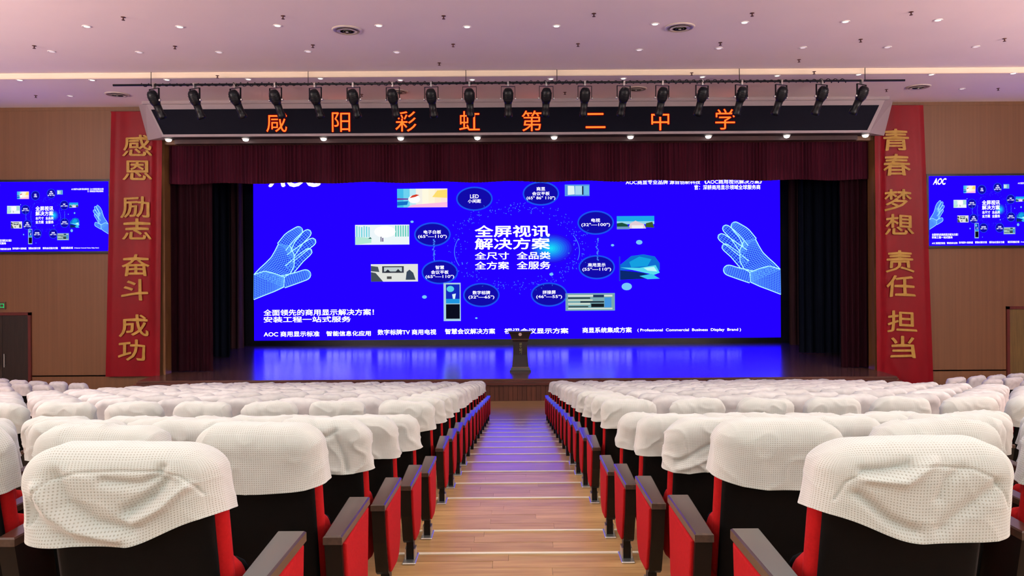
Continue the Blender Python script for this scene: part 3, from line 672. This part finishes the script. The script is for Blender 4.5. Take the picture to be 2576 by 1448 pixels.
for px, py, r, l in ((873, 75, 0.31, 'round air vent in the ceiling near its upper left'), (1710, 68, 0.31, 'round air vent in the ceiling near its upper right'), (295, 237, 0.32, 'round air vent on the low ceiling by the left end of the pipe'),
                     (1000, 230, 0.30, 'round air vent on the low ceiling behind the seventh spotlight'), (1600, 223, 0.30, 'round air vent on the low ceiling behind the spotlights right of centre'), (2310, 218, 0.32, 'round air vent on the low ceiling by the right end of the pipe')):
    diffuser(onceil(px, py), r, l)

# ------------------------------------------------------------------ doors and exit sign
def door(n, xa, xb, ztop, mat, pull):
    d = empty('door_%d' % n, ((xa+xb)/2, DW, 0)); d['kind'] = 'structure'
    cx = (xa+xb)/2; f = 0.085
    m = MB(); m.box(xa-cx, xa-cx+f, -0.06, 0.0, 0, ztop); m.box(xb-cx-f, xb-cx, -0.06, 0, 0, ztop); m.box(xa-cx, xb-cx, -0.06, 0, ztop-f, ztop)
    m.build('door_frame', M_doorframe, d)
    for s in (-1, 1):
        a, b = (xa-cx+f, -0.004) if s < 0 else (0.004, xb-cx-f)
        lf = MB().bbox(a, b, -0.035, -0.001, 0.01, ztop-f-0.004, 0.004).build('door_leaf', mat, d)
        MB().box(-0.10 if s < 0 else 0.07, -0.07 if s < 0 else 0.10, -0.085, -0.06, 0.9, 1.3).box(-0.095 if s < 0 else 0.075, -0.075 if s < 0 else 0.095, -0.065, -0.033, 0.95, 0.97).box(-0.095 if s < 0 else 0.075, -0.075 if s < 0 else 0.095, -0.065, -0.033, 1.22, 1.24).build('door_handle', M_steel, lf)
p = at(80, 785, DW); door(1, p.x-1.75, p.x, p.z, M_door, 1)
p = at(2530, 770, DW); door(2, p.x, p.x+1.75, p.z, M_doorgold, -1)
p = at(15, 768, DW)
ex = empty('exit_sign', (p.x-0.35, DW-0.04, p.z)); tag(ex, 'small green glowing exit sign above the dark brown door', 'sign')
MB().box(-0.36, 0.36, 0.0, 0.035, -0.11, 0.11).build('case', pbsdf('exit_case', (0.09, 0.05, 0.025), 0.5)[0], ex)
m = MB(); text_rect(m, '安全出口', -0.32, 0.32, -0.075, 0.075, -0.004, 0.02); m.build('lettering', emit((20, 205, 110), 1.2), ex)

# ------------------------------------------------------------------ lectern
LD = 22.65; px_m = LD/F
p = at(1309, 932, LD)
lc = empty('lectern', (p.x, LD, SH)); tag(lc, 'dark wooden lectern with round emblem standing on the stage', 'lectern')
M_lect = noisy('lectern_wood', (0.024, 0.010, 0.009), (0.014, 0.007, 0.007), (5, 5, 0.5), 4, 0.3, coat=0.3)
M_gline = pbsdf('lectern_gold_line', (0.20, 0.09, 0.05), 0.35)[0]
def frus(mb, w0, d0, z0, w1, d1, z1, n=1, curve=0.0):
    for k in range(n):
        t0, t1 = k/n, (k+1)/n; g = lambda a, b, t: a+(b-a)*(t**(1+curve))
        a0, a1, b0, b1 = g(w0, w1, t0), g(w0, w1, t1), g(d0, d1, t0), g(d0, d1, t1); y0, y1 = z0+(z1-z0)*t0, z0+(z1-z0)*t1
        mb.hexa([(-a0/2, -b0/2, y0), (a0/2, -b0/2, y0), (a0/2, b0/2, y0), (-a0/2, b0/2, y0), (-a1/2, -b1/2, y1), (a1/2, -b1/2, y1), (a1/2, b1/2, y1), (-a1/2, b1/2, y1)])
m = MB(); frus(m, 0.64, 0.50, 0.0, 0.64, 0.50, 0.05); frus(m, 0.60, 0.46, 0.05, 0.54, 0.42, 0.13); m.build('base', M_lect, lc)
m = MB(); frus(m, 0.50, 0.38, 0.13, 0.435, 0.33, 0.50, 3); frus(m, 0.435, 0.33, 0.50, 0.42, 0.32, 0.90, 2); col_o = m.build('column', M_lect, lc)
m = MB(); frus(m, 0.44, 0.34, 0.90, 0.50, 0.38, 0.97); frus(m, 0.54, 0.40, 0.97, 0.54, 0.40, 0.99); frus(m, 0.54, 0.40, 0.99, 0.60, 0.44, 1.10, 2, 0.5); frus(m, 0.60, 0.44, 1.10, 0.71, 0.50, 1.20, 2, 0.8)
m.hexa([(-0.36, -0.26, 1.20), (0.36, -0.26, 1.20), (0.36, 0.26, 1.17), (-0.36, 0.26, 1.17), (-0.36, -0.26, 1.235), (0.36, -0.26, 1.235), (0.36, 0.26, 1.20), (-0.36, 0.26, 1.20)])
desk_o = m.build('desk', M_lect, lc)
MB().box(-0.275, 0.275, -0.208, -0.198, 0.976, 0.988).box(-0.255, 0.255, -0.222, -0.190, 0.128, 0.142).build('gold_line', M_gline, lc)
MB().lathe([(0.050, 0), (0.050, 0.008), (0.038, 0.014)], Matrix.Translation((0.0, -0.232, 1.135)) @ Matrix.Rotation(PI/2, 4, 'X'), 20).lathe([(0.022, 0.012), (0.018, 0.018)], Matrix.Translation((0.0, -0.232, 1.135)) @ Matrix.Rotation(PI/2, 4, 'X'), 12).build('emblem', pbsdf('emblem_enamel', (0.62, 0.42, 0.38), 0.4)[0], desk_o)
m = MB()
for k, ch in enumerate('讲文明行'): 
    vs, fs = text_em(ch, 0.088, 0.094, 0.02); m.add([(a+0.01, -0.196, 0.84-k*0.092+b) for a, b in vs], fs)
m.build('lettering', pbsdf('lectern_letters', (0.72, 0.68, 0.30), 0.4)[0], col_o)

# ------------------------------------------------------------------ chairs
LEAN = 0.20
def rbox(cx, hw, y0, y1, z0, z1, rx, ry, rz, nx=10, ny=4, nz=8, lean=0.0, zref=0.0, bottom=True):
    "rounded box surface; returns MB and the flat box coordinates used for uv"
    m = MB(); flat = []
    L0 = Vector((-hw+rx, y0+ry, z0+(rz if bottom else 0))); L1 = Vector((hw-rx, y1-ry, z1-rz))
    def P(x, y, z):
        q = Vector((x, y, z)); c = Vector((min(max(x, L0.x), L1.x), min(max(y, L0.y), L1.y), min(max(z, L0.z), L1.z)))
        d = Vector(((q.x-c.x)/rx, (q.y-c.y)/ry, (q.z-c.z)/rz))
        if d.length > 1e-6:
            d.normalize(); q = c + Vector((d.x*rx, d.y*ry, d.z*rz))
        return (cx+q.x, q.y - (q.z-zref)*lean, q.z)
    idx = {}
    def V(x, y, z):
        k = (round(x, 5), round(y, 5), round(z, 5))
        if k not in idx:
            idx[k] = len(m.v); m.v.append(P(x, y, z)); flat.append((x, y, z))
        return idx[k]
    def cs(a, b, n, r):     # denser near the rounded ends
        out = [a]; 
        for i in range(1, n): 
            t = i/n; t = 0.5-0.5*math.cos(PI*t)*0.6-(t-0.5)*-0.4 if False else t
            out.append(a+(b-a)*t)
        return out+[b]
    xs, ys_, zs = cs(-hw, hw, nx, rx), cs(y0, y1, ny, ry), cs(z0, z1, nz, rz)
    for i in range(nx):
        for k in range(nz):
            m.f.append((V(xs[i], y0, zs[k]), V(xs[i+1], y0, zs[k]), V(xs[i+1], y0, zs[k+1]), V(xs[i], y0, zs[k+1])))
            m.f.append((V(xs[i+1], y1, zs[k]), V(xs[i], y1, zs[k]), V(xs[i], y1, zs[k+1]), V(xs[i+1], y1, zs[k+1])))
    for j in range(ny):
        for k in range(nz):
            m.f.append((V(hw, ys_[j], zs[k]), V(hw, ys_[j+1], zs[k]), V(hw, ys_[j+1], zs[k+1]), V(hw, ys_[j], zs[k+1])))
            m.f.append((V(-hw, ys_[j+1], zs[k]), V(-hw, ys_[j], zs[k]), V(-hw, ys_[j], zs[k+1]), V(-hw, ys_[j+1], zs[k+1])))
        for i in range(nx):
            m.f.append((V(xs[i], ys_[j], z1), V(xs[i+1], ys_[j], z1), V(xs[i+1], ys_[j+1], z1), V(xs[i], ys_[j+1], z1)))
            if bottom: m.f.append((V(xs[i+1], ys_[j], z0), V(xs[i], ys_[j], z0), V(xs[i], ys_[j+1], z0), V(xs[i+1], ys_[j+1], z0)))
    m.m = [0]*len(m.f)
    return m, flat
ZR = 1.0
BT = 0.03     # rear of the back at its top
def chair_parts(s, hi):
    "meshes of a chair whose stand is on side s; origin on the floor under the rear end of the armrest"
    q = (12, 4, 12) if hi else (5, 2, 4)
    D = {}
    D['back_shell'] = rbox(0, 0.228, BT, BT+0.035, 0.24, 0.955, 0.05, 0.015, 0.05, *q, lean=LEAN, zref=ZR)[0].mesh('back_shell', M_shell, True)
    D['back_cushion'] = rbox(0, 0.246, BT+0.028, BT+0.115, 0.30, 0.95, 0.06, 0.04, 0.08, *q, lean=LEAN, zref=ZR)[0].mesh('back_cushion', M_red, True)
    D['seat_cushion'] = rbox(0, 0.252, 0.225, 0.35, 0.16, 0.592, 0.06, 0.06, 0.10, *q, lean=0.10, zref=0.3)[0].mesh('seat_cushion', M_red, True)
    D['seat_pan'] = rbox(0, 0.235, 0.345, 0.375, 0.17, 0.56, 0.05, 0.012, 0.05, *q, lean=0.10, zref=0.3)[0].mesh('seat_pan', M_shell, True)
    xs = s*0.325
    a = MB(); w0, w1 = 0.038, 0.049; z1, z0 = 0.580, 0.545; e = 0.006
    oi = -0.004*s
    ring = lambda w_, y, z, k=0: [(xs-w_+k, y, z), (xs+w_-k, y, z)]
    a.hexa([(xs-w0, 0, z0), (xs+w0, 0, z0), (xs+w1, 0.49, z0), (xs-w1, 0.49, z0), (xs-w0, 0, z1-e), (xs+w0, 0, z1-e), (xs+w1, 0.49, z1-e), (xs-w1, 0.49, z1-e)])
    a.hexa([(xs-w0, 0, z1-e), (xs+w0, 0, z1-e), (xs+w1, 0.49, z1-e), (xs-w1, 0.49, z1-e), (xs-w0+e, e, z1), (xs+w0-e, e, z1), (xs+w1-e, 0.49-e, z1), (xs-w1+e, 0.49-e, z1)])
    D['armrest'] = a.mesh('armrest', M_arm)
    prof = [(0.006, 0.545), (0.045, 0.36), (0.115, 0.175), (0.15, 0.150), (0.33, 0.135), (0.40, 0.155), (0.455, 0.23), (0.478, 0.545)]
    pb = MB(); n = len(prof); xa, xb = xs-0.034, xs+0.034; pb.prism(prof, xa, xb)
    D['side_panel'] = pb.mesh('side_panel', M_armblack)
    # upholstered pad on the aisle side
    cxy = (0.25, 0.34); pd = MB(); lay = [(0.0, 1.0), (0.008, 1.0), (0.013, 0.985), (0.015, 0.955)]
    X0 = xs+s*0.033; pr = [(0.03, 0.540), (0.062, 0.37), (0.13, 0.185), (0.16, 0.160), (0.33, 0.145), (0.395, 0.165), (0.448, 0.235), (0.472, 0.540)]
    vs = []; fs = []; n = len(pr)
    for dx, k in lay:
        for y, z in pr: vs.append((X0+s*dx, cxy[0]+(y-cxy[0])*k, cxy[1]+(z-cxy[1])*k))
    for k in range(len(lay)-1):
        for i in range(n): 
            j = (i+1) % n; f = (k*n+i, k*n+j, (k+1)*n+j, (k+1)*n+i); fs.append(f if s > 0 else f[::-1])
    f = tuple((len(lay)-1)*n+i for i in range(n)); fs.append(f if s > 0 else f[::-1])
    D['side_pad'] = pd.add(vs, fs).mesh('side_pad', M_red)
    D['pole'] = MB().box(xs-0.024, xs+0.024, 0.205, 0.275, 0.0, 0.15).mesh('pole', M_armblack)
    D['foot_plate'] = MB().bbox(xs-0.045, xs+0.045, 0.14, 0.33, 0.0, 0.014, 0.004).box(xs-0.036, xs-0.026, 0.20, 0.28, 0.01, 0.085).box(xs+0.026, xs+0.036, 0.20, 0.28, 0.01, 0.085).mesh('foot_plate', M_steel)
    return D
CH = {(s, h): chair_parts(s, h) for s in (-1, 1) for h in (True, False)}
def joined(s):
    "whole chair as one mesh for the rows where only its cover can be seen"
    mb = MB(); mats = [M_shell, M_red, M_arm, M_armblack, M_steel]; D = CH[(s, False)]
    for k, me in D.items():
        if k == 'side_pad': continue
        mb.mi = mats.index(me.materials[0]); mb.add([v.co[:] for v in me.vertices], [tuple(p.vertices) for p in me.polygons])
    return mb.mesh('auditorium_chair', mats)
JC = {s: joined(s) for s in (-1, 1)}

# ------------------------------------------------------------------ cloth covers
CH_H = 0.272
def cover(name, seed, hi=False, side=1, folds=(), hem=None, W=0.262, mat=None, amp=1.0, seam=False):
    q = (120, 24, 70) if hi == 3 else (64, 20, 40) if hi == 2 else ((34, 12, 20) if hi else (18, 6, 9))
    m, flat = rbox(0, W, -0.005, 0.20, 0, CH_H, 0.125, 0.075, 0.105, *q, lean=0, bottom=False)
    out = []; sv = Vector((seed*13.7, seed*3.1, seed*7.7))
    for (x, y, z), (fx, fy, fz) in zip(m.v, flat):
        t = z/CH_H
        # outward direction
        d = Vector((x/W, (y-0.0975)/0.1025, 0)); d.x = math.copysign(abs(d.x)**4, d.x); d.y = math.copysign(abs(d.y)**3, d.y)
        d.z = max(0, (z-CH_H+0.10)/0.10)**1.5
        if d.length > 0: d.normalize()
        n1 = noise.noise(Vector((x*5, y*5, z*4))+sv); n2 = noise.noise(Vector((x*13, y*10, z*9))+sv*1.3)
        r = 1-abs(noise.noise(Vector((x*7+z*4, y*6, z*7-x*3))+sv*0.7))*2
        disp = (0.012*n1 + 0.0035*n2 + 0.007*max(0, r)**4)*amp
        disp += 0.012*(1-t)**3 + 0.005*math.sin((x*26+y*30)+seed)*(1-t)**2*amp
        if fy < 0:          # rear face
            for pts, wd, a in folds:
                best = 9
                for (ax, az), (bx, bz) in zip(pts, pts[1:]):
                    vx, vz = bx-ax, bz-az; u = max(0, min(1, ((x-ax)*vx+(z-az)*vz)/(vx*vx+vz*vz)))
                    best = min(best, math.hypot(x-ax-vx*u, z-az-vz*u))
                disp += 1.3*a*math.exp(-(best/wd)**2)*min(1, max(0, (CH_H-z)/0.05))
        # lower edge: never quite straight
        zz = z
        if hem: zz = z + hem(x, y)*(1-t)
        else: zz = z + (0.008*math.sin(x*9+seed*2) + 0.006*noise.noise(Vector((x*6, y*4, seed))))*(1-t)
        zz += 0.006*noise.noise(Vector((x*4, y*3, seed+9)))*t*amp
        x2 = x + d.x*disp; y2 = y + d.y*disp; z2 = zz + d.z*disp*0.7
        out.append((x2, y2 - (z2-CH_H)*LEAN, z2))
    m.v = out
    me = m.mesh(name, mat or M_cotton, True)
    uv = me.uv_layers.new(name='UVMap')
    for pl in me.polygons:
        fl = [flat[v] for v in pl.vertices]
        allsame = lambda k, val: all(abs(f[k]-val) < 1e-6 for f in fl)
        for li, vi in zip(pl.loop_indices, pl.vertices):
            x, y, z = flat[vi]
            if allsame(2, CH_H): c = (x, CH_H+y*0.8)
            elif allsame(1, -0.005) or allsame(1, 0.20): c = (x, z)
            else: c = (y+0.3, z)
            uv.data[li].uv = c
    return me
def hemL(x, y):
    e = max(0.0, (x+0.0)/0.27); r = 0.088*e*e*(3-2*e) if e < 1 else 0.088
    return r - 0.02*max(0, y-0.05)/0.1
foldsL = [([(-0.15, 0.20), (-0.12, 0.13), (-0.05, 0.07), (0.05, 0.045)], 0.022, -0.014),
          ([(-0.26, 0.12), (-0.20, 0.06), (-0.12, 0.015), (0.0, 0.0)], 0.024, -0.014),
          ([(-0.20, 0.17), (-0.17, 0.10), (-0.10, 0.045), (0.0, 0.025)], 0.018, 0.012),
          ([(0.04, 0.10), (0.11, 0.13), (0.15, 0.17)], 0.018, -0.018),
          ([(-0.02, 0.19), (0.08, 0.175), (0.13, 0.19), (0.14, 0.22)], 0.014, -0.012),
          ([(0.06, 0.07), (0.14, 0.09), (0.20, 0.14)], 0.016, 0.012)]
foldsR = [([(-0.17, 0.19), (-0.11, 0.20), (-0.05, 0.225)], 0.018, -0.014),
          ([(-0.16, 0.17), (-0.06, 0.175), (0.02, 0.23)], 0.016, 0.012),
          ([(-0.18, 0.10), (-0.10, 0.05), (-0.02, 0.03)], 0.018, -0.014),
          ([(0.05, 0.04), (0.12, 0.10), (0.20, 0.16)], 0.020, -0.010),
          ([(0.10, 0.21), (0.06, 0.18), (0.04, 0.13)], 0.016, -0.008)]
SEAM = [([(-0.235, 0.06), (-0.215, 0.14), (-0.17, 0.19), (-0.09, 0.212), (0.03, 0.218), (0.13, 0.208), (0.19, 0.18), (0.225, 0.13), (0.24, 0.09)], 0.0045, -0.0035)]
LOW = [cover('cloth_cover', 20+i, False, amp=1.9) for i in range(12)]
MIDC = [cover('cloth_cover', 40+i, 1, mat=M_waffle, amp=1.7) for i in range(8)]
NEAR = {(1, 1, -1): cover('cloth_cover', 1, 3, folds=foldsL+SEAM, hem=hemL, W=0.275, mat=M_waffle, amp=0.35),
        (1, 1, 1): cover('cloth_cover', 2, 3, folds=foldsR+SEAM, hem=lambda x, y: hemL(-x, y), W=0.275, mat=M_waffle, amp=0.35),
        (2, 1, -1): cover('cloth_cover', 3, 2, mat=M_waffle, amp=0.7, hem=lambda x, y: 0.03*max(0, x/0.27)**2),
        (2, 1, 1): cover('cloth_cover', 4, 2, mat=M_waffle, amp=0.7, hem=lambda x, y: 0.045*max(0, -x/0.27)**2),
        (3, 1, -1): cover('cloth_cover', 5, 2, mat=M_waffle, amp=1.4, folds=[([(-0.1, 0.22), (-0.03, 0.19), (0.06, 0.20), (0.10, 0.235)], 0.014, -0.015), ([(0.10, 0.2), (0.14, 0.1), (0.15, 0.02)], 0.012, -0.010)]),
        (3, 1, 1): cover('cloth_cover', 6, 2, mat=M_waffle, amp=1.4, folds=[([(-0.2, 0.06), (-0.05, 0.14), (0.1, 0.2)], 0.015, -0.014), ([(-0.2, 0.02), (0.0, 0.09), (0.15, 0.16)], 0.014, 0.010)]),
        (4, 1, -1): cover('cloth_cover', 7, 2, mat=M_waffle, amp=1.2), (4, 1, 1): cover('cloth_cover', 8, 2, mat=M_waffle, amp=1.2)}

SUB = {'side_pad': 'side_panel', 'foot_plate': 'pole', 'seat_pan': 'seat_cushion'}
def place_chair(loc, rz, s, row, k, where, parts, group, aisle, stuff=None):
    side = 'left' if s < 0 else 'right'
    hi = row <= 3
    D = CH[(-s, hi)]
    if parts:
        t = empty('auditorium_chair', loc, rz); done = {}
        for nme, me in D.items():
            if nme == 'side_pad' and not aisle: continue
            if nme in ('foot_plate', 'seat_pan') and row > 9: continue
            done[nme] = link(nme, me, done[SUB[nme]] if nme in SUB else t)
    else:
        t = link('auditorium_chair', JC[-s], None, loc); t.rotation_euler = (0, 0, rz)
    t['label'] = 'red auditorium chair ' + where; t['category'] = 'chair'; t['group'] = group
    me = NEAR.get((row, k, s)) if where.endswith('aisle') else None
    if me is None:
        me = random.choice(MIDC) if (row <= 6 or (row <= 9 and k <= 1)) and 'wing' not in where else random.choice(LOW)
    c = link('chair_cover', me, None, Vector(loc)+Vector((0, 0, 0.735)) + Matrix.Rotation(rz, 3, 'Z') @ Vector((random.uniform(-.006, .006), 0.0, random.uniform(-.006, .006)) if row > 1 else (s*0.02, -0.01, -0.033)))
    c.rotation_euler = (random.uniform(-.02, .02), random.uniform(-.018, .018), rz+random.uniform(-.02, .02))
    c['label'] = 'cream cloth cover ' + where; c['category'] = 'cover'; c['group'] = group.replace('chairs', 'cloth covers')
rest_c, rest_v = MB(), MB()
rest_c.mi = 0
for n in range(1, NR+1):
    y = dfar(n)-0.49
    for s in (-1, 1):
        for k in range(1, 12):
            xc = 1.064+0.65*(k-1)
            if (xc-0.27)/max(y, 0.1)*F > 1330: break
            loc = (s*(xc+(0.02 if n == 1 else 0)), y, floorz(n))
            if (n == 16 and k >= 2) or (n == 14 and k >= 10):
                me = LOW[(k*3+n) % 12]; b = Vector(loc)+Vector((0, 0, 0.735))
                rest_v.add([b+v.co for v in me.vertices], [tuple(p.vertices) for p in me.polygons])
                me = JC[-s]
                rest_c.v_off = len(rest_c.v)
                mats = [p.material_index for p in me.polygons]; base = len(rest_c.v)
                rest_c.v += [tuple(Vector(loc)+v.co) for v in me.vertices]; rest_c.f += [tuple(i+base for i in p.vertices) for p in me.polygons]; rest_c.m += mats
                continue
            where = 'in the %s nearest row, %s seat %s of the aisle' % (ORD[n], ORD[k], 'left' if s < 0 else 'right')
            place_chair(loc, random.uniform(-.006, .006), s, n, k, where, n <= 6 or k <= 2, 'chairs in the %s row' % ORD[n], k == 1)
o = rest_c.build('auditorium_chair', [M_shell, M_red, M_arm, M_armblack, M_steel]); o['kind'] = 'stuff'; tag(o, 'hidden chairs far down the hall under cream covers', 'chair')
o = rest_v.build('chair_cover', M_cotton, smooth=True); o['kind'] = 'stuff'; tag(o, 'cream covers on the crowded far rows near the stage', 'cover')
# side blocks, turned towards the stage
for s in (-1, 1):
    a = math.radians(17)
    for j in range(4):
        for i in range(7):
            bx = 11.0+0.29*j + i*0.65*math.cos(a); by = 18.35-0.93*j + i*0.65*math.sin(a)
            z = floorz(18)+0.02+0.12*j
            if (bx-0.27)/by*F > 1310: break
            where = '%s row of the %s wing block, %s from its inner end' % (ORD[j+1], 'left' if s < 0 else 'right', ORD[i+1])
            place_chair((s*bx, by, max(z, 0.002)), s*a, s, 20, i+2, where, False, 'chairs of the %s wing block' % ('left' if s < 0 else 'right'), False)
